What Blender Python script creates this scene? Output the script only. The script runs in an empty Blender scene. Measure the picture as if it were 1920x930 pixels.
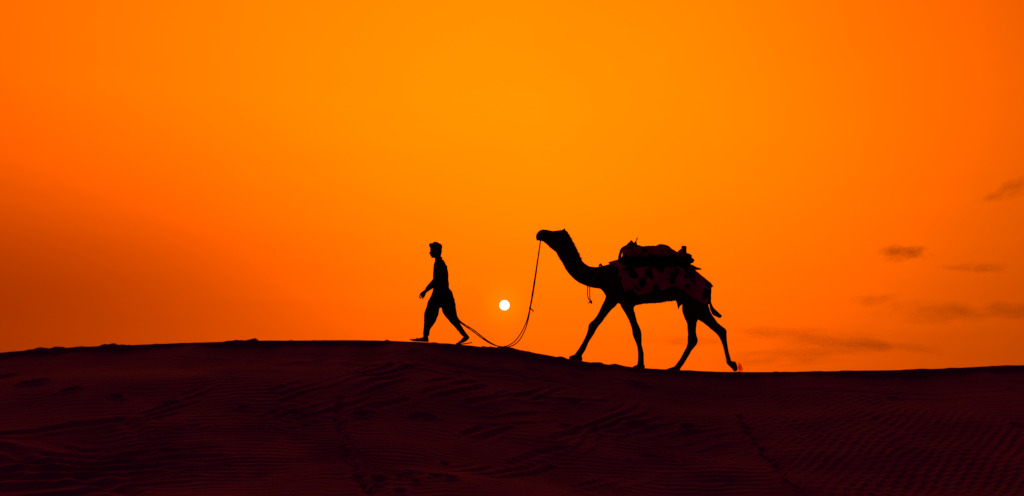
import bpy, bmesh, math, random
import numpy as np
from mathutils import Vector

scene = bpy.context.scene
COL = scene.collection
R = math.radians

# ------------------------------------------------------------------ camera
PITCH = R(9.45)
FPX = 2013.0                       # focal length in photo pixels (1920 wide)
CAM = Vector((0.0, 0.0, 1.6))
cam_d = bpy.data.cameras.new('camera')
cam_d.sensor_width = 36.0
cam_d.lens = 36.0 * FPX / 1920.0
cam_d.clip_start = 0.1
cam_d.clip_end = 40000.0
cam = bpy.data.objects.new('camera', cam_d)
cam.location = CAM
cam.rotation_euler = (math.pi / 2 + PITCH, 0, 0)
COL.objects.link(cam)
scene.camera = cam

# ------------------------------------------------------------------ sky
SUN_AZ = R(-0.40)
SUN_EL = R(6.40)
SUN_DIR = Vector((math.sin(SUN_AZ) * math.cos(SUN_EL), math.cos(SUN_AZ) * math.cos(SUN_EL), math.sin(SUN_EL)))

world = bpy.data.worlds.new('World')
scene.world = world
world.use_nodes = True
wt = world.node_tree
wt.nodes.clear()


class NT:
    """tiny helper for maths node graphs"""
    def __init__(self, t): self.t = t
    def n(self, kind, **kw):
        nd = self.t.nodes.new(kind)
        for k, v in kw.items(): setattr(nd, k, v)
        return nd
    def put(self, sock, v):
        if hasattr(v, 'is_output'): self.t.links.new(v, sock)
        else: sock.default_value = v
    def m(self, op, a, b=0.0, c=None):
        nd = self.n('ShaderNodeMath', operation=op)
        self.put(nd.inputs[0], a); self.put(nd.inputs[1], b)
        if c is not None: self.put(nd.inputs[2], c)
        return nd.outputs[0]


w = NT(wt)
tc = w.n('ShaderNodeTexCoord')
sep = w.n('ShaderNodeSeparateXYZ'); wt.links.new(tc.outputs['Generated'], sep.inputs[0])
az = w.m('ARCTAN2', sep.outputs[0], sep.outputs[1])                 # 0 straight ahead, + to the right
el = w.m('ARCSINE', sep.outputs[2])
# dusty glow: brightest some way above the sun, sinking to red at the sides, overhead and behind
da = w.m('MULTIPLY', w.m('SUBTRACT', az, R(1.0)), w.m('COSINE', el))
side_l = w.m('MAXIMUM', w.m('MULTIPLY', da, -1.0), 0.0)
side_r = w.m('MAXIMUM', da, 0.0)
low = w.m('MAXIMUM', w.m('SUBTRACT', R(17.0), el), 0.0)
high = w.m('MAXIMUM', w.m('SUBTRACT', el, R(18.0)), 0.0)
def sq(v, sig): return w.m('POWER', w.m('DIVIDE', v, R(sig)), 2.0)
q = w.m('ADD', sq(side_l, 31.0), sq(side_r, 26.0))
q = w.m('ADD', q, w.m('POWER', w.m('DIVIDE', low, R(15.2)), 1.7))
q = w.m('ADD', q, sq(high, 19.0))
q = w.m('ADD', q, w.m('MULTIPLY', w.m('MULTIPLY', side_l, low), 6.5))
q = w.m('ADD', q, w.m('MULTIPLY', w.m('MULTIPLY', side_r, w.m('MAXIMUM', w.m('SUBTRACT', el, R(13.0)), 0.0)), 3.2))
veil = w.n('ShaderNodeMapRange'); veil.interpolation_type = 'SMOOTHSTEP'      # dust bank low on the left
w.put(veil.inputs['Value'], side_l); veil.inputs['From Min'].default_value = R(5.0); veil.inputs['From Max'].default_value = R(27.0)
bank = w.m('EXPONENT', w.m('MULTIPLY', sq(w.m('SUBTRACT', el, R(6.6)), 3.8), -1.0))
q = w.m('ADD', q, w.m('MULTIPLY', w.m('MULTIPLY', veil.outputs[0], bank), 0.62))
noi = w.n('ShaderNodeTexNoise'); noi.inputs['Scale'].default_value = 3.0; noi.inputs['Detail'].default_value = 3.0
wt.links.new(tc.outputs['Generated'], noi.inputs['Vector'])
q = w.m('ADD', q, w.m('MULTIPLY', w.m('SUBTRACT', noi.outputs['Fac'], 0.5), 0.20))
bankr = w.n('ShaderNodeMapRange'); bankr.interpolation_type = 'SMOOTHSTEP'
w.put(bankr.inputs['Value'], side_r); bankr.inputs['From Min'].default_value = R(4.0); bankr.inputs['From Max'].default_value = R(20.0)
lowr = w.m('EXPONENT', w.m('MULTIPLY', sq(w.m('SUBTRACT', el, R(3.0)), 3.4), -1.0))
q = w.m('ADD', q, w.m('MULTIPLY', w.m('MULTIPLY', bankr.outputs[0], lowr), 0.08))
# thin horizontal dust streaks, stronger towards the ground
mps = w.n('ShaderNodeMapping'); mps.inputs['Scale'].default_value = (3.0, 3.0, 26.0); wt.links.new(tc.outputs['Generated'], mps.inputs['Vector'])
no2 = w.n('ShaderNodeTexNoise'); no2.inputs['Scale'].default_value = 1.6; no2.inputs['Detail'].default_value = 5.0; wt.links.new(mps.outputs[0], no2.inputs['Vector'])
stre = w.m('MULTIPLY', w.m('SUBTRACT', no2.outputs['Fac'], 0.5), w.m('EXPONENT', w.m('DIVIDE', w.m('MAXIMUM', el, 0.0), -R(9.0))))
q = w.m('ADD', q, w.m('MULTIPLY', stre, 0.42))
QMAX = 6.5
qs = w.m('MULTIPLY', w.m('SUBTRACT', 1.0, w.m('EXPONENT', w.m('DIVIDE', q, -QMAX))), QMAX)
g = w.m('MULTIPLY', w.m('EXPONENT', w.m('MULTIPLY', qs, -1.0)), 0.295)
# aureole close round the sun
dot = w.n('ShaderNodeVectorMath', operation='DOT_PRODUCT')
wt.links.new(tc.outputs['Generated'], dot.inputs[0]); dot.inputs[1].default_value = SUN_DIR
ang2 = w.m('MULTIPLY', w.m('SUBTRACT', 1.0, dot.outputs['Value']), 2.0)
aur = w.m('MULTIPLY', w.m('EXPONENT', w.m('DIVIDE', ang2, -(R(0.9) ** 2))), 0.075)
g2 = w.m('ADD', g, aur)
red = w.m('MULTIPLY', w.m('POWER', g2, 0.77), 5.3)
dim = w.n('ShaderNodeMapRange'); dim.interpolation_type = 'SMOOTHSTEP'
w.put(dim.inputs['Value'], side_r); dim.inputs['From Min'].default_value = R(10.0); dim.inputs['From Max'].default_value = R(27.0)
dim.inputs['To Min'].default_value = 1.0; dim.inputs['To Max'].default_value = 0.86
red = w.m('MULTIPLY', red, dim.outputs[0])
blu = w.n('ShaderNodeMapRange'); blu.interpolation_type = 'SMOOTHSTEP'
w.put(blu.inputs['Value'], qs)
blu.inputs['From Min'].default_value = 2.4; blu.inputs['From Max'].default_value = 5.2
blu.inputs['To Min'].default_value = 0.0; blu.inputs['To Max'].default_value = 0.032
comb = w.n('ShaderNodeCombineColor')
w.put(comb.inputs[0], red); w.put(comb.inputs[1], g2); w.put(comb.inputs[2], blu.outputs[0])
bg = w.n('ShaderNodeBackground'); wt.links.new(comb.outputs[0], bg.inputs['Color'])
bg.inputs['Strength'].default_value = 1.0
wo = w.n('ShaderNodeOutputWorld'); wt.links.new(bg.outputs[0], wo.inputs['Surface'])

# ------------------------------------------------------------------ sun lamp (low, veiled by dust)
sl = bpy.data.lights.new('sun_light', 'SUN')
sl.energy = 0.35; sl.angle = R(2.5); sl.color = (1.0, 0.42, 0.10)
so = bpy.data.objects.new('sun_light', sl)
so.rotation_euler = (-SUN_DIR).to_track_quat('-Z', 'Y').to_euler()
so.location = (0, 60, 30)
COL.objects.link(so)

# ------------------------------------------------------------------ exposure
vs = scene.view_settings
vs.view_transform = 'Standard'; vs.look = 'None'; vs.exposure = 0.0; vs.gamma = 1.0
vs.use_curve_mapping = False
scene.render.engine = 'CYCLES'
scene.cycles.use_denoising = False      # the shaded sand keeps its fine relief and a little grain
scene.cycles.max_bounces = 6

# ================================================================== helpers
def P(px, py, Y):
    """point at depth Y seen at photo pixel (px, py): used to lay things out in metres"""
    xc = (px - 960.0) / FPX; yc = (465.0 - py) / FPX
    c, s = math.cos(PITCH), math.sin(PITCH)
    d = Vector((xc, c - yc * s, s + yc * c))
    return CAM + d * ((Y - CAM.y) / d.y)

rng = np.random.default_rng(11)
_tab = rng.random((256, 256))
def vnoise(x, y):
    x = np.asarray(x, float); y = np.asarray(y, float)
    xi = np.floor(x).astype(int); yi = np.floor(y).astype(int)
    fx = x - xi; fy = y - yi
    fx = fx * fx * (3 - 2 * fx); fy = fy * fy * (3 - 2 * fy)
    a = _tab[xi & 255, yi & 255]; b = _tab[(xi + 1) & 255, yi & 255]
    c = _tab[xi & 255, (yi + 1) & 255]; d = _tab[(xi + 1) & 255, (yi + 1) & 255]
    return (a * (1 - fx) + b * fx) * (1 - fy) + (c * (1 - fx) + d * fx) * fy - 0.5
def fbm(x, y, o=4):
    s = 0; amp = 1.0
    for k in range(o):
        s = s + amp * vnoise(x * 2 ** k + 17.3 * k, y * 2 ** k + 5.1 * k); amp *= 0.5
    return s
def noise3(p, f):
    """cheap 3d noise for mesh points, about -0.5..0.5"""
    p = p * f
    return (vnoise(p[:, 0] + 3.1, p[:, 2] + p[:, 1] * 0.7) + vnoise(p[:, 1] + 9.7, p[:, 2] - p[:, 0] * 0.6) ) * 0.6
def sstep(a, b, v):
    t = np.clip((v - a) / (b - a), 0, 1)
    return t * t * (3 - 2 * t)

def link(name, me, mat=None, parent=None, smooth=True):
    o = bpy.data.objects.new(name, me)
    if mat: me.materials.append(mat)
    if smooth and len(me.polygons):
        me.polygons.foreach_set('use_smooth', np.ones(len(me.polygons), bool))
    COL.objects.link(o)
    if parent is not None:
        o.parent = parent
        o.location = -parent.location
    return o
def tag(o, label, cat, group=None, kind=None):
    o['label'] = label
    if cat: o['category'] = cat
    if group: o['group'] = group
    if kind: o['kind'] = kind
    return o
def empty(name, loc):
    o = bpy.data.objects.new(name, None)
    o.empty_display_size = 0.2
    o.location = loc
    COL.objects.link(o)
    return o

class MB:
    """collects closed shapes; build() makes ONE mesh of them, remesh() fuses them into one skin"""
    def __init__(self): self.v = []; self.f = []
    def rings(self, rings, closed_ends=True):
        n = len(rings[0]); b = len(self.v)
        for r in rings: self.v += [tuple(p) for p in r]
        for i in range(len(rings) - 1):
            for j in range(n):
                k = (j + 1) % n
                self.f.append((b + i * n + j, b + i * n + k, b + (i + 1) * n + k, b + (i + 1) * n + j))
        if closed_ends:
            for i, flip in ((0, True), (len(rings) - 1, False)):
                c = sum((Vector(p) for p in rings[i]), Vector()) / n
                ci = len(self.v); self.v.append(tuple(c))
                for j in range(n):
                    k = (j + 1) % n
                    t = (b + i * n + j, b + i * n + k, ci)
                    self.f.append(t[::-1] if flip else t)
    def loft(self, secs, Y, n=20, sub=4, power=2.0):
        """secs: (ax, ay, bx, by, halfwidth[, y_offset]) : two outline points of the thing at depth Y and its half width across"""
        data = []
        for s in secs:
            yo = s[5] if len(s) > 5 else 0.0
            a = P(s[0], s[1], Y + yo); b = P(s[2], s[3], Y + yo)
            data.append([*a, *b, s[4]])
        data = np.array(data)
        m = len(data)
        t = np.arange(m, dtype=float)
        out = []
        for i in range(m - 1):                        # Catmull-Rom between the sections
            p0 = data[max(i - 1, 0)]; p1 = data[i]; p2 = data[i + 1]; p3 = data[min(i + 2, m - 1)]
            for k in range(sub):
                u = k / sub
                out.append(0.5 * ((2 * p1) + (-p0 + p2) * u + (2 * p0 - 5 * p1 + 4 * p2 - p3) * u * u + (-p0 + 3 * p1 - 3 * p2 + p3) * u ** 3))
        out.append(data[-1])
        rings = []
        for d in out:
            a = Vector(d[:3]); b = Vector(d[3:6]); c = (a + b) / 2; h = (a - b) / 2
            ring = []
            for j in range(n):
                th = 2 * math.pi * j / n
                ct, st = math.cos(th), math.sin(th)
                ct = math.copysign(abs(ct) ** (2 / power), ct); st = math.copysign(abs(st) ** (2 / power), st)
                ring.append(c + h * ct + Vector((0, max(d[6], 0.003) * st, 0)))
            rings.append(ring)
        self.rings(rings)
    def tube(self, pts, rad, n=8):
        pts = [Vector(p) for p in pts]
        if not hasattr(rad, '__len__'): rad = [rad] * len(pts)
        rings = []
        up = None
        for i, p in enumerate(pts):
            d = (pts[min(i + 1, len(pts) - 1)] - pts[max(i - 1, 0)]).normalized()
            if up is None: up = Vector((0, 0, 1)) if abs(d.z) < 0.9 else Vector((1, 0, 0))
            s = d.cross(up)
            if s.length < 1e-4: s = d.cross(Vector((0, 1, 0)))
            s.normalize(); up = s.cross(d).normalized()
            rings.append([p + (s * math.cos(2 * math.pi * j / n) + up * math.sin(2 * math.pi * j / n)) * rad[i] for j in range(n)])
        self.rings(rings)
    def ball(self, c, rx, ry, rz, n=12):
        c = Vector(c); rings = []
        for i in range(1, n):
            ph = math.pi * i / n
            rings.append([c + Vector((rx * math.sin(ph) * math.cos(2 * math.pi * j / n), ry * math.sin(ph) * math.sin(2 * math.pi * j / n), rz * math.cos(ph))) for j in range(n)])
        self.rings(rings)
    def mesh(self, name):
        me = bpy.data.meshes.new(name)
        me.from_pydata(self.v, [], self.f); me.update()
        bm = bmesh.new(); bm.from_mesh(me); bmesh.ops.recalc_face_normals(bm, faces=bm.faces); bm.to_mesh(me); bm.free()
        return me
    def build(self, name, mat, parent=None, smooth=True):
        return link(name, self.mesh(name), mat, parent, smooth)
    def remesh(self, name, mat, parent=None, voxel=0.01, smooth=3, rough=()):
        me = self.mesh(name + '_raw')
        o = bpy.data.objects.new(name + '_raw', me); COL.objects.link(o)
        r = o.modifiers.new('r', 'REMESH'); r.mode = 'VOXEL'; r.voxel_size = voxel
        if smooth:
            s = o.modifiers.new('s', 'SMOOTH'); s.factor = 0.5; s.iterations = smooth
        dg = bpy.context.evaluated_depsgraph_get()
        me2 = bpy.data.meshes.new_from_object(o.evaluated_get(dg))
        bpy.data.objects.remove(o); bpy.data.meshes.remove(me)
        me2.name = name
        nv = len(me2.vertices)
        if rough:
            co = np.empty(nv * 3); me2.vertices.foreach_get('co', co); co = co.reshape(-1, 3)
            no = np.empty(nv * 3); me2.vertices.foreach_get('normal', no); no = no.reshape(-1, 3)
            for f, amp in rough:
                co = co + no * (noise3(co, f) * amp)[:, None]
            me2.vertices.foreach_set('co', co.ravel()); me2.update()
        me2.materials.clear()
        return link(name, me2, mat, parent)

def crv(pts, k=6):
    """smooth a list of points"""
    pts = [Vector(p) for p in pts]; out = []
    for i in range(len(pts) - 1):
        p0 = pts[max(i - 1, 0)]; p1 = pts[i]; p2 = pts[i + 1]; p3 = pts[min(i + 2, len(pts) - 1)]
        for j in range(k):
            u = j / k
            out.append(0.5 * ((2 * p1) + (p2 - p0) * u + (2 * p0 - 5 * p1 + 4 * p2 - p3) * u * u + (3 * p1 - p0 - 3 * p2 + p3) * u ** 3))
    out.append(pts[-1])
    return out

# ================================================================== materials
def mat(name, col, col2=None, scale=8.0, rough=0.9, bump=0.0, bscale=60.0, detail=4.0, spec=0.2):
    m = bpy.data.materials.new(name); m.use_nodes = True
    t = m.node_tree; h = NT(t)
    b = t.nodes['Principled BSDF']
    b.inputs['Roughness'].default_value = rough
    b.inputs['Specular IOR Level'].default_value = spec
    tcn = h.n('ShaderNodeTexCoord')
    if col2:
        n = h.n('ShaderNodeTexNoise'); n.inputs['Scale'].default_value = scale; n.inputs['Detail'].default_value = detail
        t.links.new(tcn.outputs['Object'], n.inputs['Vector'])
        r = h.n('ShaderNodeValToRGB')
        r.color_ramp.elements[0].color = (*col, 1); r.color_ramp.elements[0].position = 0.35
        r.color_ramp.elements[1].color = (*col2, 1); r.color_ramp.elements[1].position = 0.65
        t.links.new(n.outputs['Fac'], r.inputs['Fac']); t.links.new(r.outputs['Color'], b.inputs['Base Color'])
    else:
        b.inputs['Base Color'].default_value = (*col, 1)
    if bump:
        n2 = h.n('ShaderNodeTexNoise'); n2.inputs['Scale'].default_value = bscale; n2.inputs['Detail'].default_value = 3.0
        t.links.new(tcn.outputs['Object'], n2.inputs['Vector'])
        bp = h.n('ShaderNodeBump'); bp.inputs['Strength'].default_value = bump; bp.inputs['Distance'].default_value = 0.02
        t.links.new(n2.outputs['Fac'], bp.inputs['Height']); t.links.new(bp.outputs['Normal'], b.inputs['Normal'])
    return m

def spotted(name, base, base2, spot, scale):
    """printed cloth: dark ragged blotches on red"""
    m = mat(name, base, base2, scale=5.0, rough=0.95, bump=0.4, bscale=90.0, spec=0.1)
    t = m.node_tree; h = NT(t); b = t.nodes['Principled BSDF']
    src = b.inputs['Base Color'].links[0].from_socket
    tcn = h.n('ShaderNodeTexCoord')
    wn = h.n('ShaderNodeTexNoise'); wn.inputs['Scale'].default_value = 7.0
    t.links.new(tcn.outputs['Object'], wn.inputs['Vector'])
    mx = h.n('ShaderNodeMix', data_type='VECTOR'); mx.inputs['Factor'].default_value = 0.22
    t.links.new(tcn.outputs['Object'], mx.inputs['A']); t.links.new(wn.outputs['Color'], mx.inputs['B'])
    v = h.n('ShaderNodeTexVoronoi'); v.inputs['Scale'].default_value = scale
    t.links.new(mx.outputs['Result'], v.inputs['Vector'])
    mr = h.n('ShaderNodeMapRange'); mr.interpolation_type = 'SMOOTHSTEP'
    mr.inputs['From Min'].default_value = 0.36; mr.inputs['From Max'].default_value = 0.52
    t.links.new(v.outputs['Distance'], mr.inputs['Value'])
    mc = h.n('ShaderNodeMix', data_type='RGBA')
    t.links.new(mr.outputs[0], mc.inputs['Factor'])
    mc.inputs['A'].default_value = (*spot, 1); t.links.new(src, mc.inputs['B'])
    t.links.new(mc.outputs['Result'], b.inputs['Base Color'])
    return m

M_sand = mat('sand', (0.225, 0.072, 0.088), (0.275, 0.090, 0.108), scale=1.3, rough=0.97, bump=0.35, bscale=45.0, spec=0.05)
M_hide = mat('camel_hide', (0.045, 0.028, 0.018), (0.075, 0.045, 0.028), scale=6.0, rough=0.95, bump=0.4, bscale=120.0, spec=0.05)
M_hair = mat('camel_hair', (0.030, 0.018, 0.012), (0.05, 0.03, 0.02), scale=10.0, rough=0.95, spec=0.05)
M_eye = mat('dark_eye', (0.008, 0.006, 0.005), rough=0.2, spec=0.5)
M_blanket = spotted('spotted_blanket_cloth', (0.78, 0.10, 0.15), (0.40, 0.05, 0.08), (0.012, 0.008, 0.008), 6.2)
M_cover = spotted('spotted_cover_cloth', (0.70, 0.09, 0.13), (0.38, 0.05, 0.07), (0.015, 0.008, 0.008), 8.5)
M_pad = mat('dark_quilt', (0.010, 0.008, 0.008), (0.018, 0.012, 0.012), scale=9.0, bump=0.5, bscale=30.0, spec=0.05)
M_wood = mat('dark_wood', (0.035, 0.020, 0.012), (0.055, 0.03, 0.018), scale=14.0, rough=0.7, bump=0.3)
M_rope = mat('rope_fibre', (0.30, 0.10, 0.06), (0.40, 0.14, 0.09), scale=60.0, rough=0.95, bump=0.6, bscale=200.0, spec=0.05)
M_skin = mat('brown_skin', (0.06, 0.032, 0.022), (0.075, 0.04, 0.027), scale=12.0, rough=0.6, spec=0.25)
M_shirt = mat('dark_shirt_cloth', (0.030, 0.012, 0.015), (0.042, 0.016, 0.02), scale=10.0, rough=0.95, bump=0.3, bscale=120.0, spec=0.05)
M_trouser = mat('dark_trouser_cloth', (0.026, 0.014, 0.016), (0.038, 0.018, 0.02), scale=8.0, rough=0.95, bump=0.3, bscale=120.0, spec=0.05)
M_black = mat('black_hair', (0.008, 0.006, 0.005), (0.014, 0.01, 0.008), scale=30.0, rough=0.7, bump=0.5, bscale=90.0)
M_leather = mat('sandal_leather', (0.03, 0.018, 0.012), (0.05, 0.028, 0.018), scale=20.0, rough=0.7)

# ================================================================== the dune
YC = 19.0                      # crest line
YW = 19.26                     # line the walkers follow, just behind the lip
crest_px = [(-420, 705), (-250, 688), (-120, 672), (0, 661), (60, 656), (140, 650.5), (200, 648.5), (300, 644.5), (400, 641), (480, 638.5), (560, 638), (640, 637.5), (720, 638.5), (770, 640.5),
            (800, 642), (840, 644), (880, 647.5), (930, 653.5), (965, 657), (1010, 662.5), (1060, 672), (1100, 678.5), (1140, 683), (1180, 687.5), (1220, 691), (1260, 693.5),
            (1300, 695), (1340, 696.5), (1380, 697.5), (1440, 697.5), (1500, 697), (1600, 695), (1700, 693.5), (1780, 690.5), (1850, 687), (1920, 684.5), (2050, 678), (2200, 676), (2400, 684)]
_cp = np.array([P(a, b, YC)[:] for a, b in crest_px])
def crest_z(x):
    return np.interp(x, _cp[:, 0], _cp[:, 2])

def base_height(x, y):
    """large form of the dune: windward face climbing from the camera to the crest, long back slope behind"""
    x = np.asarray(x, float); y = np.asarray(y, float)
    zc = crest_z(np.clip(x, -14, 14))
    fade = sstep(14, 40, np.abs(x))
    zc = zc * (1 - fade) + 1.2 * fade
    s = np.maximum(YC - y, 0.0)
    face = zc - 0.40 * s + 0.008 * s * s
    face = face + 0.26 * fbm(x * 0.30 + 4, y * 0.42, 3) * sstep(0.3, 2.5, s)
    flat = 0.10 * fbm(x * 0.15, y * 0.15 + 8, 3)
    k = 0.35
    front = np.logaddexp(face / k, flat / k) * k
    front = np.where(s > 16, flat, front)
    b = np.maximum(y - YC, 0.0)
    top = zc + 0.045 * b - 0.05 * b * b
    back = zc + 0.01 - 0.11 * np.maximum(b - 0.4, 0)
    far = np.where(b < 0.8, top, np.maximum(back, -3.0))
    far = far + (fbm(x * 0.004, y * 0.004, 3) * 2.0) * sstep(30, 200, b)
    return np.where(y <= YC, front, far)

def on_dune(px, py):
    """where on the dune face the photo shows pixel (px, py)"""
    ys = np.linspace(8.0, 19.0, 900)
    d0 = P(px, py, 1.0) - CAM
    pts_x = CAM.x + d0.x * ys; pts_z = CAM.z + d0.z * ys
    hgt = base_height(pts_x, ys)
    below = np.nonzero(pts_z < hgt)[0]
    i = below[0] if len(below) else len(ys) - 1
    return float(pts_x[i]), float(ys[i])

def axis(dense_lo, dense_hi, step, lo, hi, grow=1.16):
    a = list(np.arange(dense_lo, dense_hi + step / 2, step))
    st = step
    p = a[-1]
    while p < hi:
        st *= grow; p += st; a.append(p)
    st = step; p = a[0]; pre = []
    while p > lo:
        st *= grow; p -= st; pre.append(p)
    return np.array(pre[::-1] + a)
xs = axis(-9.9, 9.9, 0.021, -6000, 6000)
ya = np.arange(11.2, 18.75, 0.0165)
yb = np.arange(18.75, 19.5, 0.011)
yc_ = axis(19.5, 19.6, 0.02, 19.5, 9000)
pre = axis(11.1, 11.19, 0.03, -3000, 11.19)
pre = pre[pre < 11.19]
ys = np.concatenate([pre, ya, yb, yc_[yc_ > 19.495]])
GX, GY = np.meshgrid(xs, ys)
Z = base_height(GX, GY)

S = YC - GY
def region(px, py, rx, ry, soft=0.55):
    """soft elliptical patch given by where the photo shows it"""
    cx, cy = on_dune(px, py)
    ex, _ = on_dune(px + rx, py)
    _, ey0 = on_dune(px, min(py + ry, 929)); _, ey1 = on_dune(px, max(py - ry, 640))
    ax = abs(ex - cx); ay = max(abs(ey1 - ey0) / 2, 0.2)
    d = np.sqrt(((GX - cx) / ax) ** 2 + ((GY - cy) / ay) ** 2)
    return 1 - sstep(1 - soft, 1.15, d)

facem = sstep(0.15, 0.9, S) * (1 - sstep(9.0, 12.0, S))
warp1 = fbm(GX * 0.8, GY * 0.8, 3); warp2 = fbm(GX * 2.1 + 40, GY * 2.1, 3)
def ripples(lam, ang, warp, seed=0.0):
    """wind ripples: wavelength, crest direction (radians from +x in plan), gentle stoss and steep lee sides, crests that fork and end"""
    nx, ny = -math.sin(ang), math.cos(ang)
    ph = 2 * math.pi * (GX * nx + GY * ny) / lam + warp * (warp1 * 7.0 + warp2 * 2.6) + 1.3 * fbm(GX * 4 + seed, GY * 4, 2) + seed
    w2 = 0.5 + 0.9 * (fbm(GX * 1.4 + seed * 7, GY * 2.6 + seed * 3, 2) + 0.35)
    return saw(ph, 0.33) * np.clip(w2, 0.1, 1.25)
def saw(ph, rise):
    """-1..1, short steep rise (the side that faces down the slope) and long gentle fall"""
    f = np.mod(ph / (2 * math.pi), 1.0)
    t = np.where(f < rise, f / rise, (1 - f) / (1 - rise))
    return (t * t * (3 - 2 * t) + t) - 1

patchy = np.clip(0.65 + 1.1 * fbm(GX * 0.5 + 9, GY * 0.6 + 3, 3), 0.1, 1.3)
rip = np.zeros_like(Z)
# fine ripples running along the slope
fine = ripples(0.125, 0.03, 1.3, 1.0)
rip += 0.0125 * fine * np.clip(region(470, 820, 330, 110) + region(1090, 880, 360, 95) + region(740, 860, 300, 90), 0, 1) * patchy
# diagonal ripples on the right flank
diag = ripples(0.135, 0.92, 0.75, 2.0)
rip += 0.0110 * diag * np.clip(region(1740, 860, 340, 170, 0.4), 0, 1) * (0.3 + 0.8 * patchy)
diag2 = ripples(0.14, 0.70, 0.9, 5.0)
rip += 0.008 * diag2 * np.clip(region(1560, 770, 260, 60), 0, 1) * patchy
# short broken scarplets below the walkers
def scarplets(lam, ang, seed, thr):
    ca, sa = math.cos(ang), math.sin(ang)
    al = GX * ca + GY * sa; ac = -GX * sa + GY * ca
    m = sstep(thr, thr + 0.22, fbm(al * 0.9 + seed, ac * 2.4 + seed * 2, 2) + 0.15 * warp1)
    ph = 2 * math.pi * ac / lam + 3.2 * fbm(al * 0.8 + seed * 3, ac * 1.1, 3) * 2 + warp2 * 1.2
    return (saw(ph, 0.2) + 0.3) * m
rip += 0.026 * scarplets(0.24, 0.95, 3.0, -0.02) * np.clip(region(950, 765, 330, 80) + region(790, 708, 150, 34), 0, 1)
rip += 0.018 * scarplets(0.27, 0.40, 8.0, 0.04) * region(1130, 800, 280, 70)
rip += 0.022 * scarplets(0.22, 0.85, 12.0, 0.02) * np.clip(region(1010, 870, 230, 60) + region(480, 760, 280, 50), 0, 1)
# strong curved ripples in the low left corner
cx, cy = on_dune(330, 750)
rad = np.sqrt(((GX - cx) * 0.42) ** 2 + ((GY - cy) * 1.0) ** 2)
cur = saw(-(2 * math.pi * rad / 0.24 + warp1 * 5.5 + warp2 * 2.0), 0.3)
rip += 0.026 * cur * region(130, 885, 280, 85) * (0.4 + 0.7 * patchy)
# faint long ripples everywhere
rip += 0.004 * ripples(0.13, 0.08, 1.4, 6.0) * facem * (0.3 + patchy)
# drag streaks just under the crest
stk = fbm(GX * 0.35 + 3, GY * 6.0 + GX * 0.55, 3)
rip += 0.040 * stk * np.clip(region(760, 668, 330, 28) + 0.45 * sstep(0.1, 0.4, S) * (1 - sstep(0.9, 1.6, S)), 0, 1)
# scarps and wandering edges, given as lines on the face: (points, drop, width)
def dist_line(pts):
    pts = [on_dune(*p) for p in pts]
    best = np.full(Z.shape, 1e9); sgn = np.zeros_like(Z)
    for (x0, y0), (x1, y1) in zip(pts[:-1], pts[1:]):
        dx, dy = x1 - x0, y1 - y0; L2 = dx * dx + dy * dy
        t = np.clip(((GX - x0) * dx + (GY - y0) * dy) / L2, 0, 1)
        ex = GX - (x0 + t * dx); ey = GY - (y0 + t * dy)
        d = np.hypot(ex, ey); c = dx * ey - dy * ex
        m = d < best
        best = np.where(m, d, best); sgn = np.where(m, np.sign(c), sgn)
    return best, sgn
for pts, drop, wd in (
        ([(635, 748), (628, 790), (640, 840), (662, 885), (690, 925)], 0.035, 0.08),
        ([(1385, 780), (1410, 820), (1440, 860), (1480, 900), (1510, 928)], 0.035, 0.08),
        ([(0, 815), (60, 812), (130, 800), (215, 792)], 0.06, 0.10),
        ([(225, 792), (255, 803), (266, 820)], 0.05, 0.10),
        ([(0, 840), (40, 862), (80, 872)], 0.06, 0.10), ([(150, 900), (190, 912), (250, 928)], 0.06, 0.10),
        ([(880, 757), (920, 748), (960, 742)], 0.04, 0.08),
        ([(1030, 757), (1060, 755), (1085, 753)], 0.035, 0.08),
        ([(1040, 822), (1060, 815), (1110, 810), (1180, 812)], 0.035, 0.08),
        ([(700, 765), (760, 752)], 0.03, 0.08),
        ([(960, 870), (1010, 850), (1060, 842)], 0.03, 0.08),
        ([(1180, 792), (1215, 797)], 0.04, 0.08)):
    d, sg = dist_line(pts)
    wob = 0.75 + 0.8 * fbm(GX * 1.7, GY * 1.7, 2)
    rip -= drop * wob * np.exp(-(d / wd) ** 2) * np.where(sg > 0, 1.0, np.exp(-(d / (wd * 0.45)) ** 2))
    rip += 0.35 * drop * np.exp(-((d - wd * 1.5) / (wd * 0.7)) ** 2)

# footprints
rnd = random.Random(5)
prints = []
for a, b in ((10, 700), (56, 720), (76, 715), (130, 732), (218, 745), (318, 757), (675, 779), (690, 777), (785, 783), (800, 780),
             (1078, 692), (1195, 716), (1290, 804), (1198, 797), (1065, 800), (1675, 740), (1905, 797), (820, 652), (780, 656), (870, 660), (930, 672), (1000, 682), (455, 766), (550, 775)):
    prints.append((a, b, rnd.uniform(.08, .15), rnd.uniform(.045, .07), rnd.uniform(.04, .07)))
for i in range(13):                                                           # trail down from the middle
    t = i / 12
    prints.append((632 + 60 * t * t + rnd.uniform(-7, 7), 752 + 172 * t + rnd.uniform(-5, 5), rnd.uniform(.03, .06), rnd.uniform(.04, .07), rnd.uniform(.02, .04)))
for i in range(15):                                                           # trail along the right-hand edge
    t = i / 14
    prints.append((1385 + 115 * t ** 1.2 + rnd.uniform(-6, 6), 780 + 145 * t + rnd.uniform(-4, 4), rnd.uniform(.035, .07), rnd.uniform(.04, .07), rnd.uniform(.02, .045)))
for i in range(12):                                                           # trampled patch at the bottom
    prints.append((rnd.uniform(690, 850), rnd.uniform(870, 925), rnd.uniform(.04, .08), rnd.uniform(.05, .09), rnd.uniform(.02, .05)))
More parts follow.
